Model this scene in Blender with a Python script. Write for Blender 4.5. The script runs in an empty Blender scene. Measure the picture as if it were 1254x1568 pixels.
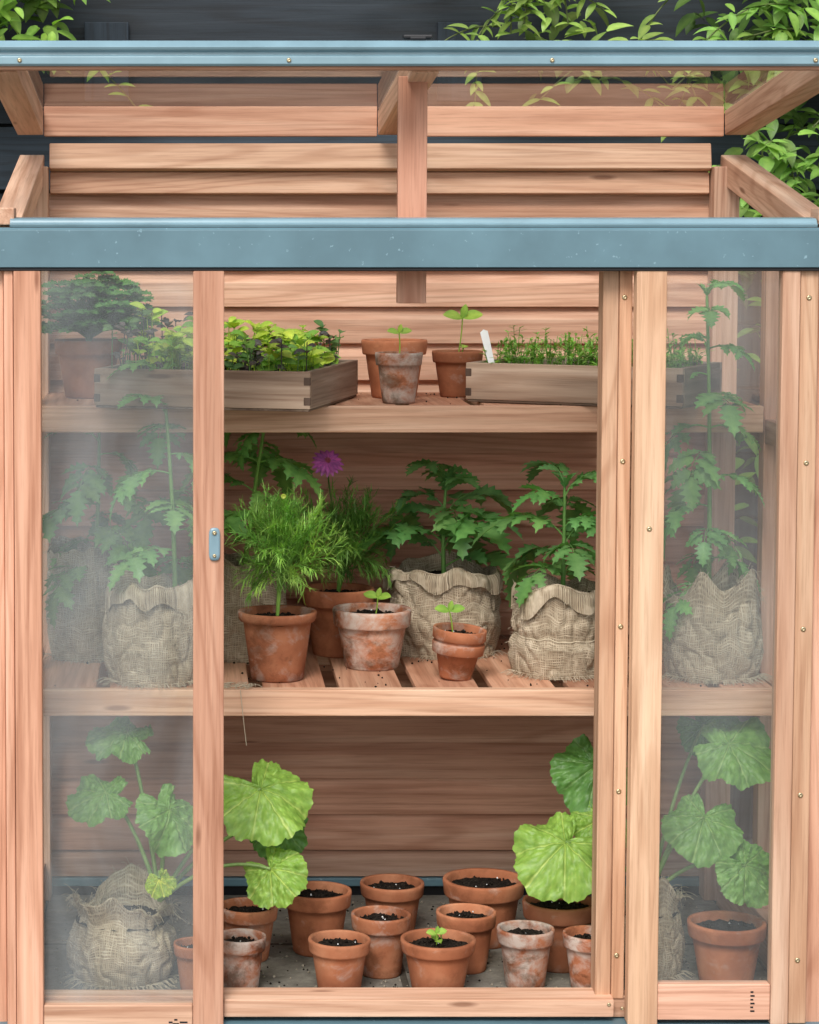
import bpy, math, random
from mathutils import Vector, Matrix, Euler, noise
R=random.Random(7)
scene=bpy.context.scene
scene.view_settings.view_transform='Standard'
scene.view_settings.look='None'
scene.view_settings.exposure=0
rad=math.radians

# ---------------------------------------------------------------- world / light
w=bpy.data.worlds.new("World"); scene.world=w; w.use_nodes=True
nt=w.node_tree; bg=nt.nodes['Background']
sky=nt.nodes.new('ShaderNodeTexSky'); sky.sky_type='NISHITA'; sky.sun_disc=False
sky.sun_elevation=rad(46); sky.sun_rotation=rad(196); sky.dust_density=2
hs=nt.nodes.new('ShaderNodeHueSaturation'); hs.inputs['Saturation'].default_value=0.30; hs.inputs['Value'].default_value=1.3
nt.links.new(sky.outputs[0],hs.inputs['Color']); nt.links.new(hs.outputs[0],bg.inputs[0])
bg.inputs[1].default_value=0.15
sl=bpy.data.lights.new('sun','SUN'); sl.energy=2.4; sl.angle=rad(24); sl.color=(1,.965,.915)
so=bpy.data.objects.new('sun',sl); scene.collection.objects.link(so)
so.rotation_euler=(rad(44),0,rad(-16))

# ---------------------------------------------------------------- camera
cam=bpy.data.cameras.new('camera'); co=bpy.data.objects.new('camera',cam); scene.collection.objects.link(co)
co.location=(0,-3.77,1.24); co.rotation_euler=(rad(86),0,0)
cam.lens=86.55; cam.sensor_width=36; cam.shift_x=.2168; cam.shift_y=-.1084
cam.clip_end=500; scene.camera=co

# ---------------------------------------------------------------- node helpers
def newmat(name):
    m=bpy.data.materials.new(name); m.use_nodes=True
    n=m.node_tree.nodes; p=n['Principled BSDF']; return m,m.node_tree,p
def N(t,typ,**k):
    n=t.nodes.new(typ)
    for a,b in k.items(): setattr(n,a,b)
    return n
def ramp(t,stops):
    r=t.nodes.new('ShaderNodeValToRGB'); e=r.color_ramp.elements
    while len(e)<len(stops): e.new(0.5)
    for i,(p,c) in enumerate(stops):
        e[i].position=p; e[i].color=(c[0],c[1],c[2],1)
    return r
def mixc(t,mode,fac,a,b):
    m=t.nodes.new('ShaderNodeMix'); m.data_type='RGBA'; m.blend_type=mode
    def s(sock,v):
        if isinstance(v,(int,float)): sock.default_value=v
        elif isinstance(v,tuple): sock.default_value=(v[0],v[1],v[2],1)
        else: t.links.new(v,sock)
    s(m.inputs[0],fac); s(m.inputs[6],a); s(m.inputs[7],b)
    return m.outputs[2]
def math_(t,op,a,b=None,clamp=False):
    m=N(t,'ShaderNodeMath',operation=op); m.use_clamp=clamp
    for i,v in enumerate((a,b)):
        if v is None: continue
        if isinstance(v,(int,float)): m.inputs[i].default_value=v
        else: t.links.new(v,m.inputs[i])
    return m.outputs[0]
def coords(t,scale):
    tc=N(t,'ShaderNodeTexCoord'); oi=N(t,'ShaderNodeObjectInfo')
    mu=N(t,'ShaderNodeMath',operation='MULTIPLY'); mu.inputs[1].default_value=37.0
    t.links.new(oi.outputs['Random'],mu.inputs[0])
    ad=N(t,'ShaderNodeVectorMath',operation='ADD')
    t.links.new(tc.outputs['Object'],ad.inputs[0]); t.links.new(mu.outputs[0],ad.inputs[1])
    outs=[]
    for s in scale:
        mp=N(t,'ShaderNodeMapping'); mp.inputs['Scale'].default_value=s
        t.links.new(ad.outputs[0],mp.inputs[0]); outs.append(mp.outputs[0])
    return outs,oi
def noisen(t,vec,scale,detail=5,dist=0,rough=.55):
    n=N(t,'ShaderNodeTexNoise'); n.inputs['Scale'].default_value=scale
    n.inputs['Detail'].default_value=detail; n.inputs['Distortion'].default_value=dist
    n.inputs['Roughness'].default_value=rough
    if vec is not None: t.links.new(vec,n.inputs['Vector'])
    return n
def bump(t,p,h,s,d=.002):
    b=N(t,'ShaderNodeBump'); b.inputs['Strength'].default_value=s; b.inputs['Distance'].default_value=d
    t.links.new(h,b.inputs['Height']); t.links.new(b.outputs[0],p.inputs['Normal'])

def wood_mat(name,c1,c2,c3,knots=True):
    m,t,p=newmat(name)
    (v1,v2,v3,v4,v5),oi=coords(t,[(1.0,24,24),(6,190,190),(3.0,15,15),(1.6,4,4),(.55,9,9)])
    n1=noisen(t,v1,1.4,5,.8); n2=noisen(t,v2,1.3,4,.3,.65)
    r=ramp(t,[(.25,c1),(.5,c2),(.75,c3)]); t.links.new(n1.outputs[0],r.inputs[0])
    r2=ramp(t,[(.32,(.68,.60,.55)),(.5,(.97,.96,.95)),(.7,(1.06,1.05,1.04))]); t.links.new(n2.outputs[0],r2.inputs[0])
    c=mixc(t,'MULTIPLY',.6,r.outputs[0],r2.outputs[0])
    ng=noisen(t,v5,1.0,2,.6,.4)
    sn=math_(t,'SINE',math_(t,'MULTIPLY',ng.outputs[0],95.0))
    rg=ramp(t,[(0,(.80,.72,.67)),(.35,(.99,.98,.98)),(1,(1.04,1.04,1.03))])
    t.links.new(math_(t,'ADD',math_(t,'MULTIPLY',sn,.5),.5),rg.inputs[0])
    c=mixc(t,'MULTIPLY',.7,c,rg.outputs[0])
    if knots:
        vo=N(t,'ShaderNodeTexVoronoi'); vo.inputs['Scale'].default_value=1.0; t.links.new(v3,vo.inputs['Vector'])
        kr=ramp(t,[(.04,(.28,.18,.13)),(.085,(1,1,1))]); t.links.new(vo.outputs['Distance'],kr.inputs[0])
        c=mixc(t,'MULTIPLY',.7,c,kr.outputs[0])
    n3=noisen(t,v4,1.2,4,.2); r3=ramp(t,[(.3,(.84,.80,.78)),(.65,(1.05,1.04,1.03))]); t.links.new(n3.outputs[0],r3.inputs[0])
    c=mixc(t,'MULTIPLY',.85,c,r3.outputs[0])
    c=mixc(t,'MULTIPLY',1.0,c,oi.outputs['Color'])
    mr=N(t,'ShaderNodeMapRange'); mr.inputs[3].default_value=.86; mr.inputs[4].default_value=1.12
    t.links.new(oi.outputs['Random'],mr.inputs[0])
    c=mixc(t,'MULTIPLY',1.0,c,mr.outputs[0])
    t.links.new(c,p.inputs['Base Color']); p.inputs['Roughness'].default_value=.62
    p.inputs['Specular IOR Level'].default_value=.25
    bump(t,p,n2.outputs[0],.4,.001)
    return m
CEDAR=wood_mat('cedar',(.465,.255,.17),(.625,.385,.275),(.72,.505,.385))
OLDW=wood_mat('weathered_wood',(.16,.115,.085),(.30,.23,.175),(.45,.37,.30))

def paint(name,col,rough=.4,spec=.5,spots=True):
    m,t,p=newmat(name)
    (v1,v2),oi=coords(t,[(9,9,9),(60,60,60)])
    n=noisen(t,v1,1,4); r=ramp(t,[(.35,tuple(x*.86 for x in col)),(.7,tuple(min(1,x*1.12) for x in col))])
    t.links.new(n.outputs[0],r.inputs[0]); c=r.outputs[0]
    if spots:
        n2=noisen(t,v2,1.8,3); r2=ramp(t,[(.68,(0,0,0)),(.73,(1,1,1))]); t.links.new(n2.outputs[0],r2.inputs[0])
        c=mixc(t,'MIX',r2.outputs[0],c,tuple(min(1,x*1.4+.06) for x in col))
    t.links.new(c,p.inputs['Base Color']); p.inputs['Roughness'].default_value=rough
    p.inputs['Specular IOR Level'].default_value=spec
    return m
BLUE=paint('blue_grey_paint',(.120,.215,.258),.42)
BLUEL=paint('blue_aluminium',(.21,.34,.40),.25,.8,False)
DARK=paint('black_plastic',(.015,.015,.017),.4,.4,False)
FENCE=wood_mat('fence_stain',(.018,.024,.031),(.026,.034,.043),(.038,.048,.060),False)
METAL,_t,_p=newmat('brass_screw'); _p.inputs['Base Color'].default_value=(.55,.45,.28,1); _p.inputs['Metallic'].default_value=.9; _p.inputs['Roughness'].default_value=.35
PLATE=paint('painted_steel',(.22,.34,.40),.3,.6,False)
WHITE=paint('white_plastic',(.8,.8,.78),.4,.4,False)
TWINE,_t,_p=newmat('twine'); _p.inputs['Base Color'].default_value=(.50,.42,.30,1); _p.inputs['Roughness'].default_value=.9
STONE,_t,_p=newmat('grit'); _p.inputs['Base Color'].default_value=(.30,.26,.20,1); _p.inputs['Roughness'].default_value=.9

def glass_mat(name,haze):
    m=bpy.data.materials.new(name); m.use_nodes=True; t=m.node_tree; t.nodes.clear()
    out=N(t,'ShaderNodeOutputMaterial'); tr=N(t,'ShaderNodeBsdfTransparent'); gl=N(t,'ShaderNodeBsdfGlossy')
    tr.inputs[0].default_value=(.94,.975,.965,1)
    gl.inputs['Roughness'].default_value=.015
    ge=N(t,'ShaderNodeNewGeometry'); dt=N(t,'ShaderNodeVectorMath',operation='DOT_PRODUCT')
    t.links.new(ge.outputs['Incoming'],dt.inputs[0]); t.links.new(ge.outputs['Normal'],dt.inputs[1])
    cs=math_(t,'ABSOLUTE',dt.outputs['Value']); om=math_(t,'SUBTRACT',1.0,cs); pw=math_(t,'POWER',om,5.0)
    f=math_(t,'MULTIPLY',pw,.9); f=math_(t,'ADD',f,.08,True)
    m1=N(t,'ShaderNodeMixShader'); t.links.new(f,m1.inputs[0]); t.links.new(tr.outputs[0],m1.inputs[1]); t.links.new(gl.outputs[0],m1.inputs[2])
    df=N(t,'ShaderNodeBsdfDiffuse'); df.inputs[0].default_value=(.72,.80,.84,1)  # pale diffuse haze painted in for bright reflections on the panes
    tc=N(t,'ShaderNodeTexCoord'); mp=N(t,'ShaderNodeMapping'); mp.inputs['Scale'].default_value=(1.6,1,.7); t.links.new(tc.outputs['Object'],mp.inputs[0])
    n=noisen(t,mp.outputs[0],3.6,5,.9)
    r=ramp(t,[(.3,(haze*.3,)*3),(.7,(haze*1.7,)*3)]); t.links.new(n.outputs[0],r.inputs[0])
    m2=N(t,'ShaderNodeMixShader'); t.links.new(r.outputs[0],m2.inputs[0]); t.links.new(m1.outputs[0],m2.inputs[1]); t.links.new(df.outputs[0],m2.inputs[2])
    t.links.new(m2.outputs[0],out.inputs[0]); return m
GLASSL=glass_mat('reflection_haze_glass',.125)  # door panes: haze colour stands in for reflected sky and surroundings
GLASSR=glass_mat('reflection_haze_glass_light',.065)
GLASSC=glass_mat('clear_glass',.02)

def terracotta(name,stain):
    m,t,p=newmat(name)
    (v1,v2,v3),oi=coords(t,[(9,9,9),(24,24,30),(160,160,160)])
    n1=noisen(t,v1,1.4,5); r=ramp(t,[(.3,(.28,.092,.042)),(.5,(.43,.155,.074)),(.72,(.56,.245,.13))]); t.links.new(n1.outputs[0],r.inputs[0])
    n2=noisen(t,v2,1.0,5,.4,.65); r2=ramp(t,[(.62-stain*.27,(0,0,0)),(.80-stain*.22,(1,1,1))]); t.links.new(n2.outputs[0],r2.inputs[0])
    c=mixc(t,'MIX',math_(t,'MULTIPLY',r2.outputs[0],.30+stain*.55),r.outputs[0],(.62,.56,.49))
    n4=noisen(t,v2,.6,6,.2,.7); r4=ramp(t,[(.38,(.34,.32,.27)),(.5,(1,1,1))]); t.links.new(n4.outputs[0],r4.inputs[0])
    c=mixc(t,'MULTIPLY',.3+stain*.6,c,r4.outputs[0])
    mr=N(t,'ShaderNodeMapRange'); mr.inputs[3].default_value=.72; mr.inputs[4].default_value=1.12
    t.links.new(oi.outputs['Random'],mr.inputs[0]); c=mixc(t,'MULTIPLY',1.0,c,mr.outputs[0])
    t.links.new(c,p.inputs['Base Color']); p.inputs['Roughness'].default_value=.8; p.inputs['Specular IOR Level'].default_value=.2
    n3=noisen(t,v3,1,3); bump(t,p,n3.outputs[0],.4,.001)
    return m
TERRA=terracotta('terracotta',.12); TERRAS=terracotta('terracotta_stained',.85); TERRAD=terracotta('terracotta_mossy',.4)

def soilm():
    m,t,p=newmat('potting_soil'); (v1,),oi=coords(t,[(1,1,1)])
    n=noisen(t,v1,260,4,0,.7); r=ramp(t,[(.35,(.008,.006,.005)),(.6,(.032,.024,.018)),(.74,(.13,.10,.07))]); t.links.new(n.outputs[0],r.inputs[0])
    t.links.new(r.outputs[0],p.inputs['Base Color']); p.inputs['Roughness'].default_value=.95; p.inputs['Specular IOR Level'].default_value=.1
    bump(t,p,n.outputs[0],1,.004); return m
SOIL=soilm()

def burlap():
    m,t,p=newmat('burlap'); tc=N(t,'ShaderNodeTexCoord')
    nn=noisen(t,tc.outputs['Object'],16,3)
    sc=N(t,'ShaderNodeVectorMath',operation='SCALE'); sc.inputs[3].default_value=.012; t.links.new(nn.outputs['Color'],sc.inputs[0])
    ad=N(t,'ShaderNodeVectorMath',operation='ADD'); t.links.new(tc.outputs['UV'],ad.inputs[0]); t.links.new(sc.outputs[0],ad.inputs[1])
    sep=N(t,'ShaderNodeSeparateXYZ'); t.links.new(ad.outputs[0],sep.inputs[0])
    hs=[]
    for i,(per,ms) in enumerate(((.0031,(420,40,1)),(.0034,(40,390,1)))):
        s=math_(t,'SINE',math_(t,'MULTIPLY',sep.outputs[i],2*math.pi/per))
        mp=N(t,'ShaderNodeMapping'); mp.inputs['Scale'].default_value=ms; t.links.new(ad.outputs[0],mp.inputs[0])
        n=noisen(t,mp.outputs[0],1,3,0,.6); v=math_(t,'MULTIPLY',math_(t,'SUBTRACT',n.outputs[0],.5),4.2)
        hs.append(math_(t,'ADD',math_(t,'MULTIPLY',s,.45),v))
    mx=math_(t,'MAXIMUM',hs[0],hs[1])
    mr=N(t,'ShaderNodeMapRange'); mr.inputs[1].default_value=-.9; mr.inputs[2].default_value=1.2; t.links.new(mx,mr.inputs[0])
    r=ramp(t,[(0,(.12,.092,.065)),(.4,(.40,.325,.235)),(1,(.70,.61,.48))]); t.links.new(mr.outputs[0],r.inputs[0])
    n2=noisen(t,tc.outputs['Object'],26,5); r2=ramp(t,[(.3,(.70,.66,.60)),(.7,(1.08,1.06,1.02))]); t.links.new(n2.outputs[0],r2.inputs[0])
    c=mixc(t,'MULTIPLY',1.0,r.outputs[0],r2.outputs[0])
    t.links.new(c,p.inputs['Base Color']); p.inputs['Roughness'].default_value=.9; p.inputs['Specular IOR Level'].default_value=.1
    bump(t,p,mr.outputs[0],.8,.0015); return m
BURLAP=burlap()

def leafm():
    m=bpy.data.materials.new('leaf'); m.use_nodes=True; t=m.node_tree; p=t.nodes['Principled BSDF']
    at=N(t,'ShaderNodeAttribute',attribute_name='Col'); tc=N(t,'ShaderNodeTexCoord')
    n=noisen(t,tc.outputs['Object'],45,4); r=ramp(t,[(.3,(.72,.78,.7)),(.7,(1.18,1.12,1.1))]); t.links.new(n.outputs[0],r.inputs[0])
    c=mixc(t,'MULTIPLY',1.0,at.outputs['Color'],r.outputs[0])
    t.links.new(c,p.inputs['Base Color']); p.inputs['Roughness'].default_value=.44; p.inputs['Specular IOR Level'].default_value=.5
    n2=noisen(t,tc.outputs['Object'],200,3); bump(t,p,n2.outputs[0],.45,.0012)
    tl=N(t,'ShaderNodeBsdfTranslucent'); g=mixc(t,'MULTIPLY',1.0,c,(1.25,1.35,.6)); t.links.new(g,tl.inputs[0])
    mx=N(t,'ShaderNodeMixShader'); mx.inputs[0].default_value=.32
    t.links.new(p.outputs[0],mx.inputs[1]); t.links.new(tl.outputs[0],mx.inputs[2]); t.links.new(mx.outputs[0],t.nodes['Material Output'].inputs[0])
    return m
LEAF=leafm()

def groundm():
    m,t,p=newmat('paving_stone'); tc=N(t,'ShaderNodeTexCoord')
    n=noisen(t,tc.outputs['Object'],18,8,0,.8); r=ramp(t,[(.3,(.085,.078,.062)),(.55,(.215,.20,.165)),(.78,(.36,.34,.29))]); t.links.new(n.outputs[0],r.inputs[0])
    br=N(t,'ShaderNodeTexBrick'); br.inputs['Scale'].default_value=1.0; br.inputs['Mortar Size'].default_value=.006
    br.inputs['Brick Width'].default_value=.6; br.inputs['Row Height'].default_value=.4
    br.inputs['Color1'].default_value=(1,1,1,1); br.inputs['Color2'].default_value=(.85,.85,.85,1); br.inputs['Mortar'].default_value=(.3,.28,.25,1)
    t.links.new(tc.outputs['Object'],br.inputs['Vector'])
    c=mixc(t,'MULTIPLY',1.0,r.outputs[0],br.outputs[0]); t.links.new(c,p.inputs['Base Color']); p.inputs['Roughness'].default_value=.85
    bump(t,p,n.outputs[0],.5,.004); return m
GROUND=groundm()

# ---------------------------------------------------------------- mesh builder
class B:
    def __init__(s): s.v=[];s.f=[];s.m=[];s.c=[];s.uv=[]
    def add(s,p,c=(1,1,1),uv=(0,0)):
        s.v.append(tuple(p)); s.c.append((c[0],c[1],c[2],1)); s.uv.append(uv); return len(s.v)-1
    def face(s,ids,m=0): s.f.append(ids); s.m.append(m)
    def obj(s,name,mats,parent=None,smooth=True):
        me=bpy.data.meshes.new(name); me.from_pydata(s.v,[],s.f)
        for m in mats: me.materials.append(m)
        me.polygons.foreach_set('material_index',s.m)
        me.polygons.foreach_set('use_smooth',[smooth]*len(s.f))
        ca=me.color_attributes.new('Col','FLOAT_COLOR','POINT')
        ca.data.foreach_set('color',[x for c in s.c for x in c])
        ul=me.uv_layers.new(name='UVMap'); li=[0]*len(me.loops); me.loops.foreach_get('vertex_index',li)
        ul.data.foreach_set('uv',[x for i in li for x in s.uv[i]])
        me.update(); o=bpy.data.objects.new(name,me); scene.collection.objects.link(o)
        if parent: o.parent=parent
        return o
def empty(name,loc=(0,0,0),rz=0):
    e=bpy.data.objects.new(name,None); e.location=loc; e.rotation_euler=(0,0,rz); e.empty_display_size=.05
    scene.collection.objects.link(e); return e
def frame_of(d):
    d=d.normalized(); a=Vector((0,0,1)) if abs(d.z)<.9 else Vector((0,1,0))
    s=d.cross(a).normalized(); return s, s.cross(d).normalized()
def tube(b,pts,rs,sides=5,c=(1,1,1),m=0):
    rings=[]
    for i,p in enumerate(pts):
        d=(pts[min(i+1,len(pts)-1)]-pts[max(i-1,0)]); s,u=frame_of(d)
        r=rs[i] if isinstance(rs,(list,tuple)) else rs
        rings.append([b.add(p+s*math.cos(2*math.pi*k/sides)*r+u*math.sin(2*math.pi*k/sides)*r,c) for k in range(sides)])
    for a,e in zip(rings,rings[1:]):
        for k in range(sides): b.face((a[k],a[(k+1)%sides],e[(k+1)%sides],e[k]),m)
def curve(p0,p1,p2,n=8):
    return [p0*(1-t)**2+p1*2*t*(1-t)+p2*t*t for t in [i/n for i in range(n+1)]]
def var(c,a=.15,rr=R):
    k=1+rr.uniform(-a,a); return (c[0]*k*(1+rr.uniform(-.08,.08)),c[1]*k,c[2]*k*(1+rr.uniform(-.1,.1)))

def leaf(b,o,d,up,L,W,c,n=6,shape='oval',fold=.3,droop=.5,twist=0,m=0):
    d=d.normalized(); s=d.cross(up)
    if s.length<1e-3: s=d.cross(Vector((1,0,.1)))
    s.normalize(); u=s.cross(d).normalized()
    if twist:
        q=Matrix.Rotation(twist,3,d); s=q@s; u=q@u
    p=o.copy(); prev=None; st=L/n
    for i in range(n+1):
        t=i/n; a=droop*t
        dd=d*math.cos(a)-u*math.sin(a); uu=u*math.cos(a)+d*math.sin(a)
        if shape=='oval': wf=math.sin(math.pi*min(1,t*.96+.02))**.75
        elif shape=='point': wf=math.sin(math.pi*min(1,(t*.98+.02)**.7))**.9
        elif shape=='strip': wf=1-t*.8
        else:
            env=math.sin(math.pi*min(1,(t*.98+.02)**.62))**.8
            wf=env*(1.15 if i%2 else .60)
        wd=W*.5*wf; off=dd*(st*.5 if shape=='lobed' and i%2 else 0)
        cm=(c[0]*1.4,c[1]*1.25,c[2]*1.25)
        l=b.add(p+s*wd*math.cos(fold)+uu*wd*math.sin(fold)+off,c)
        k=b.add(p,cm); r=b.add(p-s*wd*math.cos(fold)+uu*wd*math.sin(fold)+off,c)
        if prev: 
            b.face((prev[0],prev[1],k,l),m); b.face((prev[1],prev[2],r,k),m)
        prev=(l,k,r); p=p+dd*st
    return p

def comp_leaf(b,o,d,L,c,rr,droop=1.1):
    d=d.normalized(); up=Vector((0,0,1)); s=d.cross(up); s.normalize(); u=s.cross(d)
    pts=[o.copy()]; dirs=[d]; n=8; p=o.copy()
    for i in range(n):
        a=droop*((i+1)/n)**1.3; dd=(d*math.cos(a)-u*math.sin(a)); p=p+dd*(L*.70/n); pts.append(p.copy()); dirs.append(dd)
    tube(b,pts,[.0016-.001*i/n for i in range(n+1)],4,(c[0]*1.5,c[1]*1.3,c[2]*1.2))
    for i,sz in ((2,.16),(3,.34),(4,.15),(5,.41),(6,.16),(7,.36)):
        for sg in (-1,1):
            dd=dirs[i]; uu=s.cross(dd).normalized()
            dr=(dd*rr.uniform(.35,.8)+s*sg+uu*rr.uniform(-.2,.15)).normalized()
            ln=L*sz*rr.uniform(.85,1.15)
            leaf(b,pts[i]+dr*.004,dr,uu+Vector((0,0,.4)),ln,ln*.64,var(c,.18,rr),9,'lobed',rr.uniform(.05,.35),rr.uniform(.4,1.2),rr.uniform(-.35,.35))
    leaf(b,pts[-1],dirs[-1],s.cross(dirs[-1]),L*.45,L*.31,var(c,.14,rr),11,'lobed',.2,.5)

def tomato(name,x,y,z,height,L,c,seed,nodes=7,lean=(0,0),start=.25,elev=(.25,.7),dr=(1.0,1.9)):
    rr=random.Random(seed); b=B()
    p0=Vector((x,y,z)); p2=Vector((x+lean[0],y+lean[1],z+height)); p1=(p0+p2)/2+Vector((rr.uniform(-.01,.01),rr.uniform(-.01,.01),0))
    pts=curve(p0,p1,p2,12); tube(b,pts,[.0044-.0020*i/12 for i in range(13)],6,(c[0]*1.5,c[1]*1.25,c[2]*1.1))
    ang=rr.uniform(0,360)
    for k in range(nodes):
        t=start+(1-start)*k/(nodes-1); p=pts[min(12,int(t*12))]
        ang+=137.5+rr.uniform(-18,18); a=rad(ang)
        el=rr.uniform(*elev)+(.5 if t>.85 else 0)
        d=Vector((math.cos(a)*math.cos(el),math.sin(a)*math.cos(el)*.8,math.sin(el)))
        comp_leaf(b,p,d,L*(1.0 if t<.8 else .75)*rr.uniform(.75,1.12),var(c,.2,rr),rr,rr.uniform(*dr))
    for k in range(4):
        a=rad(k*90+20); leaf(b,pts[-1],Vector((math.cos(a)*.5,math.sin(a)*.5,.8)),Vector((0,0,1)),L*.25,L*.1,var(c,.1,rr),7,'lobed')
    return b.obj(name,[LEAF])

# ---------------------------------------------------------------- boards
def board(name,x0,x1,y0,y1,z0,z1,parent=None,mat=None,tint=(1,1,1),rx=0,bev=.0018,ry=0):
    mat=mat or CEDAR
    dx,dy,dz=x1-x0,y1-y0,z1-z0; c=Vector(((x0+x1)/2,(y0+y1)/2,(z0+z1)/2))
    if dx>=dy and dx>=dz: dims=(dx,dy,dz); M=Matrix.Identity(3)
    elif dz>=dy: dims=(dz,dy,dx); M=Matrix.Rotation(rad(90),3,'Y')
    else: dims=(dy,dx,dz); M=Matrix.Rotation(rad(90),3,'Z')
    h=[d/2 for d in dims]
    v=[(sx*h[0],sy*h[1],sz*h[2]) for sx in(-1,1) for sy in(-1,1) for sz in(-1,1)]
    f=[(0,1,3,2),(4,6,7,5),(0,4,5,1),(2,3,7,6),(0,2,6,4),(1,5,7,3)]
    me=bpy.data.meshes.new(name); me.from_pydata(v,[],f); me.materials.append(mat)
    o=bpy.data.objects.new(name,me); scene.collection.objects.link(o)
    o.matrix_world=Matrix.Translation(c)@(Matrix.Rotation(rx,3,'X')@Matrix.Rotation(ry,3,'Y')@M).to_4x4()
    if parent: o.parent=parent
    o.color=(tint[0],tint[1],tint[2],1)
    if bev:
        mo=o.modifiers.new('bevel','BEVEL'); mo.width=min(bev,min(dims)*.3); mo.segments=2
    return o
def pane(name,p,parent,mat):
    b=B(); b.face(tuple(b.add(q) for q in p)); return b.obj(name,[mat],parent,False)
def profile(name,pts,x0,x1,mat,parent,tint=(1,1,1)):
    b=B(); n=len(pts)
    a=[b.add((x0,p[0],p[1])) for p in pts]; e=[b.add((x1,p[0],p[1])) for p in pts]
    for i in range(n): b.face((a[i],a[(i+1)%n],e[(i+1)%n],e[i]))
    b.face(tuple(reversed(a))); b.face(tuple(e))
    o=b.obj(name,[mat],parent,False); mo=o.modifiers.new('bevel','BEVEL'); mo.width=.0008; mo.segments=2
    o.color=(tint[0],tint[1],tint[2],1); return o
def screw(x,y,z,parent,r=.0042,mat=None):
    b=B(); rings=[]
    for k,(rr_,yy) in enumerate(((1,0),(.95,-.4),(.6,-.62),(.28,-.66),(.22,-.45))):
        rings.append([b.add((x+math.cos(a*math.pi/6)*r*rr_,y+yy*r*.7,z+math.sin(a*math.pi/6)*r*rr_)) for a in range(12)])
    for p,q in zip(rings,rings[1:]):
        for k in range(12): b.face((p[k],p[(k+1)%12],q[(k+1)%12],q[k]))
    b.face(tuple(rings[-1])); b.obj('screw',[mat or METAL],parent)

G=empty('wooden_greenhouse')
PK=(1.06,.95,.90); LT=(1.14,1.17,1.14); YL=(1.08,1.07,.96)
board('rear_corner_post',-.292,-.247,.60,.646,.03,1.35,G,tint=LT)
board('rear_corner_post',.932,.977,.60,.646,.03,1.35,G)
board('rear_top_rail',-.245,.930,.618,.650,1.343,1.389,G,tint=(1.2,1.24,1.2),rx=rad(-12))
board('rear_second_rail',-.245,.930,.632,.652,1.302,1.340,G,tint=(1.08,1.05,1.0),rx=rad(-6))
def clad(z0,z1,tint):
    h=z1-z0; y=.650
    pts=[(y,z0),(y,z0+h*.66),(y+.005,z0+h*.76),(y+.011,z0+h*.90),(y+.014,z1),(y+.014,z1+.006),(y+.02,z1+.006),(y+.02,z0)]
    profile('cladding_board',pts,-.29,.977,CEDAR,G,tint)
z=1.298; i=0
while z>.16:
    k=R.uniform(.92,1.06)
    tt=(1.10*k,1.06*k,1.03*k) if i<6 else ((1.0*k,.86*k,.82*k) if i<13 else (.92*k,.82*k,.78*k))  # interior shade put into the tint: boards darken below each shelf
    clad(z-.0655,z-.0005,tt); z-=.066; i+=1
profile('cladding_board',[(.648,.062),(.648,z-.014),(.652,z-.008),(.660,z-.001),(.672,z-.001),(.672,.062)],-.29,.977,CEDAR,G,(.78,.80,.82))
board('rear_base_rail',-.29,.977,.642,.70,.045,.060,G,BLUE)
board('rear_base_plinth',-.29,.977,.655,.70,-.02,.044,G,DARK)
for sx,x0,x1 in ((-1,-.30,-.256),(1,.954,.999)):
    board('side_base_rail',x0,x1,.03,.60,.02,.10,G)
    board('side_mid_rail',x0+.004,x1-.004,.03,.60,.455,.495,G)
    board('side_mid_rail',x0+.004,x1-.004,.03,.60,.885,.925,G)
    board('side_post',x0+.002,x1-.002,.30,.335,.10,1.27,G)
    xm=(x0+x1)/2
    pane('side_glass',[(xm,.03,.1),(xm,.60,.1),(xm,.60,1.25),(xm,.03,1.25)],G,GLASSC)
    board('roof_rafter',x0,x1,-.012,.665,1.262,1.310,G,tint=LT,rx=math.atan(.124/.66))
    board('rafter_nose',x0-.0,x1-.006,-.040,.012,1.246,1.272,G,tint=LT)
board('eaves_beam',-.30,1.0,.004,.030,1.186,1.243,G,tint=(.9,.85,.8))
profile('front_header',[(-.055,1.182),(-.055,1.238),(-.050,1.242),(0,1.242),(0,1.182)],-.36,1.06,BLUE,G)
profile('header_top_lip',[(-.050,1.2425),(-.052,1.247),(-.047,1.249),(-.045,1.2525),(-.041,1.2555),(-.02,1.2575),(0,1.2575),(0,1.2425)],-.268,.950,BLUEL,G)
board('header_drip',-.36,1.06,-.052,-.01,1.1765,1.1815,G,DARK)
LA=-math.atan(.071/.71)
def zl(y): return 1.475-(y+.06)*.1
for x0,x1 in ((-.302,-.256),(.338,.378),(.954,1.0)):
    c=.295; board('lid_rafter',x0,x1,-.045,.628,zl(c),zl(c)+.044,G,tint=LT,rx=LA)
board('lid_rear_rail',-.255,.337,.625,.650,1.404,1.457,G,tint=(1.12,1.0,.96)); board('lid_rear_rail',.379,.953,.625,.650,1.404,1.457,G,tint=(1.12,1.02,.98))
board('lid_front_rail',-.36,1.06,-.068,-.045,1.477,1.5,G,tint=PK)
pane('lid_glass',[(-.30,-.045,1.5185),(1.0,-.045,1.5185),(1.0,.655,1.4485),(-.30,.655,1.4485)],G,GLASSC)
profile('lid_front_trim',[(-.074,1.482),(-.078,1.485),(-.078,1.496),(-.072,1.499),(-.072,1.503),(-.080,1.506),(-.082,1.510),(-.070,1.520),(-.045,1.522),(-.045,1.482)],-.36,1.06,BLUEL,G)
for x in (-.25,.151,.543,.935): screw(x,-.079,1.4905,G,.0035)
board('lid_catch',.322,.366,-.07,-.05,1.523,1.529,G,DARK); board('lid_catch_tooth',.332,.356,-.072,-.066,1.5215,1.526,G,DARK)
board('lid_prop',.324,.369,.036,.054,1.125,1.474,G,tint=(1.0,.84,.80))
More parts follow.
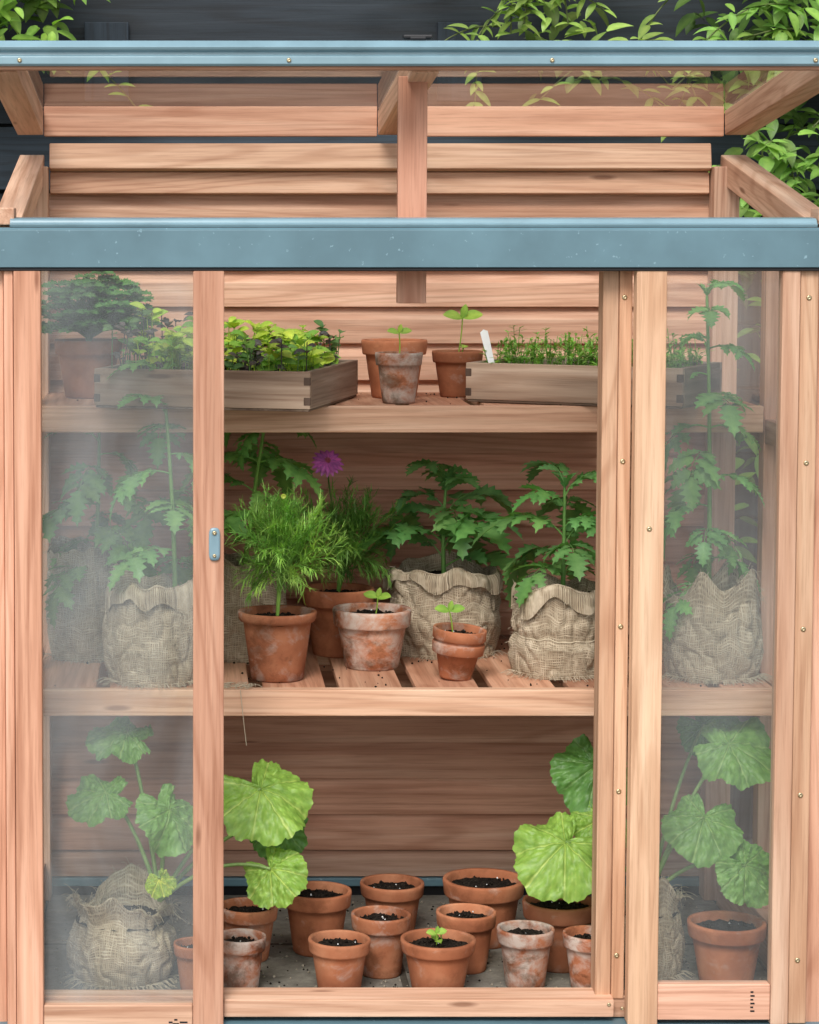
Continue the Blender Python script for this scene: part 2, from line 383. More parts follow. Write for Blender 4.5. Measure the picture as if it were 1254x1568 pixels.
board('corner_post',-.36,-.2795,-.03,.015,-.02,1.18,G,tint=PK)
board('door_stile_edge',-.278,-.264,-.046,-.022,-.02,1.179,G,tint=PK)
board('door_stile',-.263,-.222,-.051,-.022,-.02,1.179,G,tint=PK)
board('door_stile',.0085,.0555,-.051,-.022,-.02,1.179,G,tint=PK)
board('door_bottom_rail',-.2215,.008,-.049,-.024,-.012,.046,G,tint=LT)
pane('door_glass',[(-.222,-.036,.046),(.0085,-.036,.046),(.0085,-.036,1.181),(-.222,-.036,1.181)],G,GLASSL)
board('door_stile',.6785,.7245,-.050,-.022,.015,1.179,G,tint=(1.20,1.27,1.16))
board('door_stile',.899,.926,-.049,-.022,.015,1.179,G,tint=LT)
board('door_stile_edge',.9275,.955,-.043,-.018,.015,1.179,G,tint=YL)
board('corner_post',.957,1.0,-.030,.015,.0,1.18,G,tint=PK)
board('door_bottom_rail',.725,.8985,-.047,-.024,.022,.078,G,tint=(1.1,1.05,1.05))
pane('door_glass',[(.7245,-.036,.078),(.899,-.036,.078),(.899,-.036,1.181),(.7245,-.036,1.181)],G,GLASSR)
board('fixed_post',.634,.658,-.014,.03,.046,1.179,G,tint=(.96,.94,.84))
board('fixed_post_edge',.6585,.678,-.018,.03,.046,1.179,G,tint=(1.0,.99,.88))
board('sill',.056,.660,-.035,.018,.024,.052,G,tint=LT,rx=rad(4))
board('sill',.661,.96,-.015,.018,.016,.05,G,tint=LT)
board('sill',-.26,.055,-.015,.018,.016,.05,G,tint=LT)
board('base_plate',-.36,1.06,-.060,.03,-.03,.014,G,BLUE)
board('base_lip',.057,1.06,-.066,-.0605,-.012,.006,G,BLUEL)
for zz in (1.136,.885,.630,.373,.115):
    screw(.666,-.018,zz,G); screw(.9405,-.043,zz,G)
screw(.702,-.050,.785,G); screw(.674,-.03,.035,G,.003); screw(.652,-.036,.043,G,.003)
screw(.356,-.067,.0,G,.003)
def plate(x,y,z,wd,ht,parent):
    b=B(); out=[]
    for k in range(24):
        a=2*math.pi*k/24; cx=math.copysign(abs(math.cos(a))**.6,math.cos(a)); cz=math.copysign(abs(math.sin(a))**.35,math.sin(a))
        out.append((cx*wd/2,cz*ht/2))
    r0=[b.add((x+p[0],y,z+p[1])) for p in out]; r1=[b.add((x+p[0],y-.003,z+p[1])) for p in out]; r2=[b.add((x+p[0]*.55,y-.002,z+p[1]*.8)) for p in out]
    for a_,c_ in ((r0,r1),(r1,r2)):
        for k in range(24): b.face((a_[k],a_[(k+1)%24],c_[(k+1)%24],c_[k]))
    b.face(tuple(r2)); b.obj('door_handle',[PLATE],parent)
plate(.041,-.0515,.762,.017,.050,G); screw(.041,-.054,.779,G,.0035); screw(.041,-.054,.744,G,.003)
board('door_clip',.735,.775,-.068,-.05,.006,.016,G,DARK); board('door_clip',.90,.945,-.068,-.05,.006,.016,G,DARK)
for x,zz,ww in ((-.018,.022,.005),(-.026,.018,.006),(-.006,.018,.012),(-.018,.0155,.010)): board('rail_mark',x-ww/2,x+ww/2,-.0496,-.0491,zz,zz+.0025,G,DARK,bev=0)
for k in range(6): board('rail_mark',.868,.8725 if k%2 else .8745,-.0476,-.0471,.035+k*.006,.0375+k*.006,G,DARK,bev=0)

def shelf(name,zt,yf,rail,x0=-.254,x1=.952):
    S=empty(name)
    board('front_rail',x0,x1,yf,yf+.022,zt-rail,zt,S,tint=(1.2,1.2,1.12))
    board('rear_rail',x0,x1,.615,.64,zt-rail,zt-.012,S)
    for bx in (x0,x1-.02): board('side_bearer',bx,bx+.02,yf+.023,.612,zt-rail,zt-.013,S)
    x=x0+.004; k=0
    while x<x1-.06:
        board('slat',x,min(x+.102,x1-.003),yf+.024,.64,zt-.0115,zt-.0005,S,tint=(.88,.74,.65) if k%2 else (.95,.84,.75)); x+=.124; k+=1
    return S
ZM=.50; ZT=.948; ZF=.03
shelf('middle_shelf',ZM,.15,.043); shelf('top_shelf',ZT,.285,.044)
board('stone_floor_slab',-.25,.95,.02,.64,-.02,ZF,None,GROUND)
b=B(); ids=[b.add(p) for p in ((-60,-60,-.035),(60,-60,-.035),(60,60,-.035),(-60,60,-.035))]; b.face(ids); b.obj('ground',[GROUND],None,False)

F=empty('dark_timber_fence')
z=-.03
FT=[(1,1,1),(1.35,1.45,1.5),(.8,.8,.8)]
k=0
while z<2.6:
    board('fence_board',-2.5,3.2,1.30+(.02 if k%2 else 0),1.325+(.02 if k%2 else 0),z,z+.128,F,FENCE,tint=FT[k%3]); z+=.135; k+=1
board('fence_backing',-2.5,3.2,1.347,1.36,-.03,2.7,F,FENCE,tint=(.35,.35,.35))
for x in (-1.4,-.2,.86,1.9): board('fence_post',x,x+.075,1.362,1.42,-.03,2.6,F,FENCE)
for x in (-.21,.51,1.35): board('fence_batten',x,x+.09,1.285,1.299,1.50,1.66,F,FENCE,tint=(1.3,1.4,1.5))

# ---------------------------------------------------------------- pots
def crumb(b,p,s,rr,m):
    vs=[b.add(p+Vector(v)*s*rr.uniform(.7,1.3)) for v in ((1,0,0),(0,1,0),(-1,0,0),(0,-1,0),(0,0,1),(0,0,-1))]
    for t in ((0,1,4),(1,2,4),(2,3,4),(3,0,4),(1,0,5),(2,1,5),(3,2,5),(0,3,5)): b.face(tuple(vs[i] for i in t),m)
def soil_disc(b,cx,cy,z,r,rr,m,n=14,seg=36,amp=.004):
    off=rr.uniform(0,50); rings=[]
    for i in range(n+1):
        q=i/n; rings.append([b.add((cx+math.cos(2*math.pi*k/seg)*r*q,cy+math.sin(2*math.pi*k/seg)*r*q,
           z+amp*1.5*(1-q*q)+amp*noise.noise(Vector((math.cos(2*math.pi*k/seg)*r*q*90+off,math.sin(2*math.pi*k/seg)*r*q*90,0)))*(1.6)),(1,1,1)) for k in range(seg)])
    for a,e in zip(rings,rings[1:]):
        for k in range(seg): b.face((a[k],a[(k+1)%seg],e[(k+1)%seg],e[k]),m)
    for _ in range(int(45*r/.05)):
        a=rr.uniform(0,6.28); q=r*.93*rr.random()**.5; s=rr.uniform(.0010,.0036)
        crumb(b,Vector((cx+math.cos(a)*q,cy+math.sin(a)*q,z+amp*1.5*(1-(q/r)**2)+s*.6)),s,rr,m)
def pot(x,y,z,r,h,mat=None,seed=0,tilt=(0,0),double=False,rimf=.26,base=.68):
    rr=random.Random(seed+int(x*1000)); b=B(); seg=48
    rb=base*r; zr=h*(1-rimf)
    prof=[(0,0),(rb*.95,0),(rb,.003)]
    for i in range(1,7):
        t=i/6; prof.append((rb+(r*.86-rb)*t,.003+(zr-.003)*t))
    if double:
        prof=[(0,0),(rb*.85,0),(rb*.88,.003),(r*.80,h*.50),(r*.93,h*.505),(r*.96,h*.52),(r*.99,h*.69),(r*.97,h*.72),(r*.86,h*.73),(r*.90,h*.76)]
        prof+=[(r*.96,h*.78),(r,h*.80),(r*1.0,h*.985),(r*.985,h)]
    else:
        prof+=[(r*.945,zr+.001),(r*.965,zr+.004),(r*.985,h*.9),(r,h-.004),(r*.985,h)]
    prof+=[(r*.90,h),(r*.88,h-.003),(r*.85,h-.014),(r*.83,h-.022)]
    rings=[]; ph=rr.uniform(0,6)
    for (q,zz) in prof:
        ring=[]
        for k in range(seg):
            a=2*math.pi*k/seg; wv=1+.008*math.sin(2*a+ph)+.008*noise.noise(Vector((math.cos(a)*2+ph,math.sin(a)*2,zz*30)))
            ring.append(b.add((math.cos(a)*q*wv,math.sin(a)*q*wv,zz)))
        rings.append(ring)
    for p,q in zip(rings,rings[1:]):
        for k in range(seg): b.face((p[k],p[(k+1)%seg],q[(k+1)%seg],q[k]),0)
    soil_disc(b,0,0,h-.015,r*.87,rr,1)
    for _ in range(3):
        a=rr.uniform(0,6.28); q=r*.7*rr.random(); crumb(b,Vector((math.cos(a)*q,math.sin(a)*q,h-.009)),rr.uniform(.0012,.0022),rr,2)
    o=b.obj('terracotta_pot',[mat or TERRA,SOIL,WHITE]); o.location=(x,y,z); o.rotation_euler=(tilt[0],tilt[1],rr.uniform(0,6) if tilt==(0,0) else 0)
    return o
floor_pots=[(.101,.25,.05,.09,TERRAD),(.217,.29,.058,.105,TERRA),(.352,.395,.056,.09,TERRA),(.503,.344,.070,.11,TERRA),
(.611,.205,.061,.11,TERRA),(.085,.08,.041,.088,TERRAS),(.2415,.075,.050,.085,TERRA),(.3146,.165,.049,.10,TERRAD),(.456,.19,.049,.097,TERRA),
(.399,.082,.060,.083,TERRA),(.541,.10,.046,.095,TERRAS),(.642,.09,.043,.09,TERRAS),(.867,.12,.063,.10,TERRA),(.012,.085,.035,.075,TERRA)]
for i,(x,y,r,h,m) in enumerate(floor_pots): pot(x,y,ZF,r,h,m,i)
pot(.148,.25,ZM,.065,.113,TERRAD,31,rimf=.15,base=.66)
pot(.312,.36,ZM,.0675,.10,TERRAS,32,rimf=.3)
pot(.4415,.25,ZM+.002,.044,.083,TERRAD,33,tilt=(rad(3),rad(5)),double=True)
pot(.262,.485,ZM,.064,.117,TERRA,34)
pot(.359,.50,ZT,.058,.10,TERRA,35)
pot(.355,.36,ZT,.040,.085,TERRAS,36)
pot(.471,.52,ZT,.045,.08,TERRA,37)
pot(-.172,.50,ZT,.06,.10,TERRA,38)
b=B(); rr=random.Random(77)
for zz,y0,y1,n in ((ZM,.17,.6,170),(ZF,.03,.6,380),(ZT,.30,.6,60)):
    for _ in range(n):
        s=rr.uniform(.0008,.0025); crumb(b,Vector((rr.uniform(-.22,.93),rr.uniform(y0,y1),zz+s*.5)),s,rr,0)
for _ in range(900):
    s=rr.uniform(.0008,.0032); crumb(b,Vector((rr.uniform(-.22,.93),rr.uniform(.03,.6),ZF+s*.5)),s,rr,1)
b.obj('spilled_soil_and_grit',[SOIL,STONE])

# ---------------------------------------------------------------- seedlings
def seedling(x,y,z,h,L,c,seed,pairs=1,yaw=0,lean=0):
    rr=random.Random(seed); b=B(); p0=Vector((x,y,z)); p2=Vector((x+lean,y-.003,z+h)); pts=curve(p0,(p0+p2)/2+Vector((.003,0,0)),p2,6)
    tube(b,pts,.0012,5,(c[0]*1.3,c[1]*1.1,c[2]))
    for k in range(pairs):
        pp=pts[-1] if k==0 else pts[3]
        for j in (0,1):
            a=yaw+math.pi*j+k*1.5; d=Vector((math.cos(a),math.sin(a)-.25,.35))
            leaf(b,pp,d,Vector((0,-.8,1)),L,L*.72,var(c,.1,rr),7,'oval',.15,.5)
    if pairs>1 or h>.02:
        leaf(b,pts[-1],Vector((.2,-.3,1)),Vector((0,-1,.3)),L*.7,L*.4,var(c,.1,rr),5,'oval',.3,.3)
    return b.obj('seedling',[LEAF])
LG=(.27,.48,.08); MG=(.13,.30,.05); YG=(.42,.58,.08)
seedling(.355,.36,ZT+.07,.048,.022,LG,1,1,.2)
seedling(.471,.52,ZT+.065,.072,.036,LG,2,1,.1,.008)
seedling(.471,.52,ZT+.065,.02,.018,LG,2,1,1.3,.01)
seedling(.314,.33,ZM+.085,.038,.026,LG,3,1,2.6,.005)
seedling(.437,.25,ZM+.068,.045,.026,LG,4,1,.1,-.006)
seedling(.395,.075,ZF+.07,.024,.018,LG,5,2,.3)
seedling(.403,.085,ZF+.07,.022,.014,LG,15,1,1.2)

# ---------------------------------------------------------------- sacks
def sack(x,y,z,r,h,seed,flare=1.0,ears=(),tie=None,soil=.8,topr=.95,fringe=50,uneven=.012,openm=False,cuff=0):
    rr=random.Random(seed); b=B(); seg=150; rows=44
    ks=[(k,rr.uniform(0,6.28),rr.uniform(.4,1)) for k in (2,3,5,8,13,19)]
    def fold(a,t,kmax=99): 
        return sum(w_*math.sin(k*a+ph+t*2.2*((k%3)-1))/(k**.5) for k,ph,w_ in ks if k<=kmax)
    prof=[]
    bm=.86+.22*math.sin(math.pi*min(1,.87*1.15+.05))**.8
    for i in range(rows+1):
        t=i/rows
        if openm: body=.84+.20*math.sin(min(math.pi*.66,math.pi*(t*.95+.05)))**.8+(max(0,t-.9)*.25)
        else: body=.86+.22*math.sin(math.pi*min(1,t*1.15+.05))**.8 if t<.87 else bm+(t-.87)*flare
        if tie and abs(t-tie)<.12: body*=1-.10*(1-abs(t-tie)/.12)
        prof.append((body*(topr*t+(1-t)),t,0))
    last=prof[-1]
    for j in range(1,9): 
        q=j/8; prof.append((last[0]*(1+.05*math.sin(q*3.1)-(.14 if openm else .20)*q),1+.05*math.sin(q*3.14)-.26*q*q,1))
    def mkring(pr,t,ins,dz=None):
        ring=[]
        for k in range(seg):
            a=2*math.pi*k/seg; tt=min(t,1); ca,sa=math.cos(a),math.sin(a)
            am=(.022+.045*tt**1.3)*(.8 if openm else 1) if not ins else (.05 if openm else .075)
            if tie: am*=.6+min(1,abs(tt-tie)*6)*.6
            q=r*pr*(1+am*fold(a,tt))
            q*=1+.09*noise.noise(Vector((ca*1.8+seed,sa*1.8,t*2.6)))
            wr=noise.noise(Vector((ca*3.6+seed,sa*3.6,t*4.0+ca))) ; q*=1-.06*(1-min(1,abs(wr)*5))
            q*=1+.02*noise.noise(Vector((ca*9,sa*9+seed,t*9)))
            zz=h*t+uneven*tt**3*(fold(a+1,0,5)*.8+1.4*noise.noise(Vector((ca*2.2+seed,sa*2.2,9))))
            zz+=.010*noise.noise(Vector((ca*3+seed,sa*3,t*6)))*min(1,t*3)
            if dz: zz-=dz(a)
            for (ea,eh,ew) in ears:
                da=(a-ea+math.pi)%(2*math.pi)-math.pi; g=math.exp(-(da/ew)**2)*max(0,(tt-.7)/.3)**1.5; 
                zz+=eh*g*(1 if not ins else .96); 
            ring.append(b.add((x+ca*q,y+sa*q,z+max(0,zz)),(1,1,1),(a*r,t*h)))
        return ring
    def skin(rings):
        for p,q in zip(rings,rings[1:]):
            for k in range(seg-1): b.face((p[k],p[k+1],q[k+1],q[k]),0)
            b.face((p[seg-1],p[0],q[0],q[seg-1]),0)
    rings=[mkring(*p) for p in prof]; skin(rings)
    if cuff:
        cr=[]
        for j in range(8):
            q=j/7
            f=lambda a,q=q:cuff*(.75+.6*noise.noise(Vector((math.cos(a)*2+seed,math.sin(a)*2,4)))+.15*fold(a,0,8))*q*(1 if q>.12 else .3)-.003*math.sin(q*3.14)
            cr.append(mkring(prof[rows][0]*(1.0+.055*math.sin(min(1,q*2.2)*1.57)+.015*q),1,0,f))
        skin(cr); rim=cr[-1]
    else: rim=rings[rows]
    for src,n_ in ((rings[rows],fringe//2),(rim,fringe)):
        for _ in range(n_):
            k=rr.randrange(seg); p=Vector(b.v[src[k]]); 
            d=Vector((p.x-x,p.y-y,0)).normalized(); l=rr.uniform(.006,.026)*(.6 if cuff else 1)
            p2=p+d*rr.uniform(-.2,.9)*l+Vector((rr.uniform(-.5,.5)*l,rr.uniform(-.5,.5)*l,rr.uniform(-.9,.8)*l))
            tube(b,curve(p,(p+p2)/2+Vector((0,0,l*.3)),p2,4),.0004,3,(1,1,1),2)
    # loose hairs over the body
    for _ in range(140):
        i=rr.randrange(3,rows-2); k=rr.randrange(seg); p=Vector(b.v[rings[i][k]]); d=Vector((p.x-x,p.y-y,0)).normalized(); l=rr.uniform(.003,.010)
        p2=p+d*l*rr.uniform(.2,.8)+Vector((rr.uniform(-1,1)*l,0,rr.uniform(-1,.6)*l)); tube(b,[p,(p+p2)/2+d*.001,p2],.00025,3,(1,1,1),2)
    for _ in range(fringe):
        a=rr.uniform(3.3,6.1); p=Vector((x+math.cos(a)*r*.9,y+math.sin(a)*r*.9,z+.006)); l=rr.uniform(.01,.03)
        p2=p+Vector((math.cos(a)*l+rr.uniform(-.01,.01),math.sin(a)*l,-.004)); tube(b,[p,(p+p2)/2+Vector((0,0,.004)),p2],.00045,3,(1,1,1),2)
    if tie:
        pts=[Vector(b.v[i]) for i in rings[int(tie*rows)]]
        pts=[Vector((x,y,0))+(Vector((p.x-x,p.y-y,0))*1.012)+Vector((0,0,p.z)) for p in pts]; tube(b,pts+[pts[0]],.0014,5,(1,1,1),2)
    soil_disc(b,x,y,z+h*soil,r*.90,rr,1)
    return b.obj('burlap_sack',[BURLAP,SOIL,TWINE])
sack(.449,.505,ZM,.097,.150,11,topr=.97,openm=True,soil=.86,cuff=.034)
sack(.622,.31,ZM,.087,.146,12,tie=.46,topr=.88,fringe=80,openm=True,soil=.86,cuff=.036)
sack(-.055,.235,ZM,.080,.160,13,fringe=80,openm=True,cuff=.045)
sack(-.172,.46,ZM,.070,.19,14,openm=True)
sack(.085,.475,ZM,.085,.17,15,openm=True)
sack(.868,.27,ZM,.080,.135,16,ears=((4.3,.05,.28),(5.4,.055,.3),(.9,.06,.35),(2.6,.04,.3)),fringe=130,openm=True)
sack(-.105,.15,ZF,.085,.12,17,flare=1.3,ears=((3.6,.02,.5),(5.0,.02,.4),(1.3,.03,.5)),fringe=140,uneven=.02)
sack(.748,.17,ZF,.058,.13,18,flare=1.3,ears=((5.0,.03,.4),),fringe=60)
b=B(); tube(b,curve(Vector((.085,.147,ZM)),Vector((.09,.142,ZM-.05)),Vector((.095,.146,ZM-.09)),8),.0006,4,(1,1,1))
for k in range(40):
    p=Vector((.075+rr.uniform(-.02,.03),.165+rr.uniform(-.015,.02),ZM+.002)); tube(b,curve(p,p+Vector((.01,0,.008)),p+Vector((rr.uniform(-.02,.02),rr.uniform(-.02,.01),.001)),4),.0005,3)
b.obj('loose_jute_threads',[TWINE])

# ---------------------------------------------------------------- tomatoes
TG=(.135,.325,.10); TL=(.17,.37,.11)
tomato('tomato_plant',.449,.50,ZM+.12,.18,.170,TG,21,13,(.0,-.02),.2,(.55,1.15),(1.1,1.9))
tomato('tomato_plant',.628,.32,ZM+.11,.20,.150,TG,29,12,(0,-.01),.2,(.55,1.15),(1.1,1.9))
tomato('tomato_plant',-.02,.22,ZM+.12,.38,.140,TL,23,12,(-.02,0),.2)
tomato('tomato_plant',-.160,.42,ZM+.14,.26,.140,TL,24,12,(.01,-.02),.1)
tomato('tomato_plant',.095,.42,ZM+.14,.31,.145,(.17,.37,.09),25,16,(.04,-.08),.2,(.2,.8))
tomato('tomato_plant',.862,.27,ZM+.11,.52,.120,TL,26,18,(-.01,0),.12)

# ---------------------------------------------------------------- feathery plants + flower
def feathery(x,y,z,cx,cy,cz,rx,rz,c,seed,n=75):
    rr=random.Random(seed); b=B(); p0=Vector((x,y,z))
    for i in range(3):
        q=Vector((cx+rr.uniform(-.01,.01),cy,cz-rz*.3)); tube(b,curve(p0,(p0+q)/2,q,5),.003,5,(c[0]*1.2,c[1]*1.1,c[2]))
    for s in range(n):
        a=rr.uniform(0,6.28); el=rr.uniform(-.95,1.5); rd=rr.uniform(.55,1.12)
        end=Vector((cx+math.cos(a)*math.cos(el)*rx*rd,cy+math.sin(a)*math.cos(el)*rx*rd*.85,cz+math.sin(el)*rz*rd))
        st=Vector((cx+rr.uniform(-.012,.012),cy,cz-rz*rr.uniform(.1,.85)))
        mid=(st+end)/2+Vector((0,0,rz*.22)); pts=curve(st,mid,end,7); cc=var(c,.28,rr)
        tube(b,pts,.0009,3,cc)
        for i in range(3,8):
            dd=(pts[i]-pts[i-1]).normalized(); s1,u1=frame_of(dd)
            for j in range(4):
                aa=rr.uniform(0,6.28); d=(dd*1.0+(s1*math.cos(aa)+u1*math.sin(aa))*rr.uniform(.6,1.1)).normalized()
                L=rr.uniform(.018,.036); cl=var(cc,.15,rr)
                leaf(b,pts[i],d,Vector((0,0,1)),L,.0026,cl,4,'strip',.1,rr.uniform(-.5,1.0))
                m_=pts[i]+d*L*.4
                for sg in (-1,1):
                    leaf(b,m_,(d+s1*sg*.8+u1*rr.uniform(-.4,.4)).normalized(),Vector((0,0,1)),L*.5,.0021,cl,3,'strip',.1,.3)
    return b
b=feathery(.148,.25,ZM+.10,.158,.235,ZM+.218,.090,.088,(.27,.50,.11),41,90)
for k in range(12):
    a=k*.52; leaf(b,Vector((.154,.158,ZM+.312)),Vector((math.cos(a),-.4,math.sin(a)+.3)),Vector((0,-1,0)),.0045,.003,(.45,.55,.08),3,'oval')
b.obj('feathery_cosmos_plant',[LEAF])
b=feathery(.262,.485,ZM+.105,.275,.46,ZM+.200,.095,.088,(.16,.34,.07),42,74)
fl=Vector((.238,.40,ZM+.345)); tube(b,curve(Vector((.262,.47,ZM+.2)),Vector((.24,.43,ZM+.3)),fl,6),.0016,5,(.12,.2,.05))
fn=Vector((.1,-.80,.60)).normalized(); fx=Vector((1,0,0)); fx=(fx-fn*fx.dot(fn)).normalized(); fy=fn.cross(fx)
for ring,(nL,pl,tl) in enumerate(((16,.030,-.05),(14,.025,.12))):
    for k in range(nL):
        a=2*math.pi*(k+ring*.5)/nL
        d=(fx*math.cos(a)+fy*math.sin(a)+fn*tl).normalized(); leaf(b,fl+fn*.002*ring,d,fn,pl*random.Random(k).uniform(.88,1.05),.0098,var((.50,.13,.46),.18),6,'oval',.12,.45)
for k in range(60):
    a=k*2.4; q=.0055*(k/60)**.5; p=fl+fn*.004+fx*math.cos(a)*q+fy*math.sin(a)*q
    leaf(b,p,fn,fx,.004,.0018,(.62,.40,.04) if k%3 else (.45,.2,.05),2,'oval')
b.obj('purple_aster_plant',[LEAF])

# ---------------------------------------------------------------- squash leaves
def squash_leaf(b,c0,nrm,tipdir,size,col,rr):
    n=nrm.normalized(); t=(tipdir-n*tipdir.dot(n)).normalized(); s=t.cross(n).normalized()
    nr,na=18,168; rings=[]; ph=rr.uniform(0,6); asy=rr.uniform(-.1,.1)
    veins=[0,.72,-.72,1.5,-1.5,2.35,-2.35]
    ctr=c0-t*size*.18
    for i in range(nr+1):
        q=i/nr; ring=[]
        for k in range(na):
            a=-math.pi+2*math.pi*k/na
            rl=.56*(1+.22*math.cos(a)+asy*math.sin(a))
            lobe=abs(math.cos(2.5*a*.97))**.7  # five shallow pointed lobes
            rl*=.94+.15*(lobe-.35)*q**2+.05*noise.noise(Vector((math.cos(a)*2+ph,math.sin(a)*2,5)))
            tooth=((a*27/(2*math.pi)+ph)%1); rl*=1+q**6*(.05*(1-abs(2*tooth-1))+.025*(((a*61/(2*math.pi))%1)))
            if abs(a)>2.72: rl*=1-.74*((abs(a)-2.72)/.42)
            rr_=size*rl*q
            dv=min(abs((a-v+math.pi)%(2*math.pi)-math.pi) for v in veins)*q*size
            vein=math.exp(-(dv/.0017)**2)
            sec=math.sin((q*size-dv*.9)*2*math.pi/.015+ph); sv=max(0,sec)**6*min(1,dv/.004)*.5*(1-math.exp(-q*4))
            h=-.0030*vein-.0018*sv+size*.06*math.cos(5*a)*q*q-size*.17*q*q+size*.05*math.sin(3*a+ph)*q*q+size*.05*math.sin(7*a+ph*2)*q**4
            h+=.006*noise.noise(Vector((math.cos(a)*q*6+ph,math.sin(a)*q*6,3)))+.0055*noise.noise(Vector((math.cos(a)*q*15+ph,math.sin(a)*q*15,8)))*q
            sh=1+.22*noise.noise(Vector((math.cos(a)*q*9+ph,math.sin(a)*q*9,1)))-.12*math.exp(-(dv-.004)**2/.00001)
            vv=min(1,vein+sv*.8)
            cc=tuple(x*sh*(1+v_*vv*.85) for x,v_ in zip(col,(1.1,.5,1.3)))
            ring.append(b.add(ctr+t*math.cos(a)*rr_+s*math.sin(a)*rr_+n*h,cc))
        rings.append(ring)
    for p,q in zip(rings,rings[1:]):
        for k in range(na): b.face((p[k],p[(k+1)%na],q[(k+1)%na],q[k]),0)
    return ctr
def squash(name,root,leaves,seed):
    rr=random.Random(seed); b=B(); root=Vector(root)
    for (x,y,z,size,nx,nz,tx,tz,col) in leaves:
        c=squash_leaf(b,Vector((x,y,z)),Vector((nx,-1,nz)),Vector((tx,0,tz)),size,col,rr)
        mid=(root+c)/2+Vector((0,.02,.05)); tube(b,curve(root,mid,c,10),[.0038-.0012*i/10 for i in range(11)],6,(.30,.44,.15))
    return b.obj(name,[LEAF])
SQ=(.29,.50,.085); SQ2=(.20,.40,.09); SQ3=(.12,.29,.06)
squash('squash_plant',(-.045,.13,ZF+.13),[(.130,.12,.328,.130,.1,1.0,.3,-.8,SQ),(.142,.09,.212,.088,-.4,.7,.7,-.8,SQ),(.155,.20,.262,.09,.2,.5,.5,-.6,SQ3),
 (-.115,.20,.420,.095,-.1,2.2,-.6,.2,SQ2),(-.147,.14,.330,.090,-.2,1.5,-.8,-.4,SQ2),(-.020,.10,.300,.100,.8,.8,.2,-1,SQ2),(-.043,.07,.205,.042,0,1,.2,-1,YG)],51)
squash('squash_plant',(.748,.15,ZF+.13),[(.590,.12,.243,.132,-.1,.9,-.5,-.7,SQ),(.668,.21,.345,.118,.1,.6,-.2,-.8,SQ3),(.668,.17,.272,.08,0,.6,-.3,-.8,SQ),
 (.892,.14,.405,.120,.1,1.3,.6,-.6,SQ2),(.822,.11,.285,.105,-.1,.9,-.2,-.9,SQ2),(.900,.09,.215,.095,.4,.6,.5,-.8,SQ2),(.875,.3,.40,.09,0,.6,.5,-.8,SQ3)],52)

# ---------------------------------------------------------------- trays
def tray(corner,rot,L,Dp,h):
    T=empty('wooden_seed_tray',(corner[0],corner[1],ZT+.001),rot); th=.011
    def lb(n,*a,tint=(1,1,1)):
        o=board(n,*a,mat=OLDW,tint=tint,bev=.001); o.parent=T; return o
    lb('front_side',0,L,0,th,0.004,h,tint=(1.2,1.12,1.05)); lb('rear_side',0,L,Dp-th,Dp,.004,h)
    lb('left_side',0,th,th+.0005,Dp-th-.0005,.004,h); lb('right_side',L-th,L,th+.0005,Dp-th-.0005,.004,h)
    lb('base',.002,L-.002,.002,Dp-.002,0,.0038,tint=(.7,.65,.6))
    for cx in (-.0008,L-th+.0008):
        for k in range(2):
            lb('finger_joint',cx,cx+th,-.0008,.004,.010+k*h*.5,.010+k*h*.5+h*.2,tint=(.35,.3,.28))
    b=B(); n=24
    grid=[[b.add((th+(L-2*th)*i/n,th+(Dp-2*th)*j/n,h-.016+.006*noise.noise(Vector((i*.9,j*.9,L*7))))) for j in range(n+1)] for i in range(n+1)]
    for i in range(n):
        for j in range(n): b.face((grid[i][j],grid[i+1][j],grid[i+1][j+1],grid[i][j+1]))
    b.obj('soil',[SOIL],T)
    return T
ra=math.atan2(-.0962,.347)
FLx,FLy=-.152,.236
tray((FLx,FLy),ra,.36,.38,.064)
tray((.47,.38),math.atan2(-.18,.33),.376,.22,.066)
def greens(name,cn,rot,L,Dp,h,seed,kind):
    rr=random.Random(seed); b=B(); M=Matrix.Translation((cn[0],cn[1],ZT))@Matrix.Rotation(rot,4,'Z')
    if kind=='lettuce':
        for i in range(290):
            u,v=rr.uniform(.02,L-.012),rr.uniform(.012,Dp-.012); p=M@Vector((u,v,h-.015)); hh=rr.uniform(.025,.085)*(.9+.6*noise.noise(Vector((u*12,v*12,3))))*(1.2-.35*u/L)
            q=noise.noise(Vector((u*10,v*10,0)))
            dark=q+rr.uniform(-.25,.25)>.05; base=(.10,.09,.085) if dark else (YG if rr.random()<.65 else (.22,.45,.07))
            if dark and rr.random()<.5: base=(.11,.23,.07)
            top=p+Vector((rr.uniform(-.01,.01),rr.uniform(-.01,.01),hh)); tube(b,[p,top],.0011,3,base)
            for k in range(rr.randint(3,5)):
                a=rr.uniform(0,6.28); d=Vector((math.cos(a),math.sin(a),rr.uniform(.0,.9))); LL=rr.uniform(.014,.032)*(1 if not dark else .75)
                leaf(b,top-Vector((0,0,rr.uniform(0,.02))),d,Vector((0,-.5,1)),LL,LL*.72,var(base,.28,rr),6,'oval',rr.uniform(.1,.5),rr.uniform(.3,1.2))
    else:
        for i in range(400):
            u,v=rr.uniform(.015,L-.015),rr.uniform(.015,Dp-.015)
            q=noise.noise(Vector((u*22,v*22,1)))
            if q<-.25: continue
            p=M@Vector((u,v,h-.015)); hh=rr.uniform(.015,.052)*(1+.9*q)
            top=p+Vector((rr.uniform(-.014,.014),rr.uniform(-.014,.014),hh)); c=var((.20,.41,.08),.35,rr); tube(b,[p,top],.0007,3,c)
            for k in range(6):
                a=rr.uniform(0,6.28); d=Vector((math.cos(a),math.sin(a),rr.uniform(0,1.0))); leaf(b,p.lerp(top,rr.uniform(.45,1)),d,Vector((0,0,1)),rr.uniform(.008,.017),.0055,c,3,'oval',.2,.5)
    return b.obj(name,[LEAF])
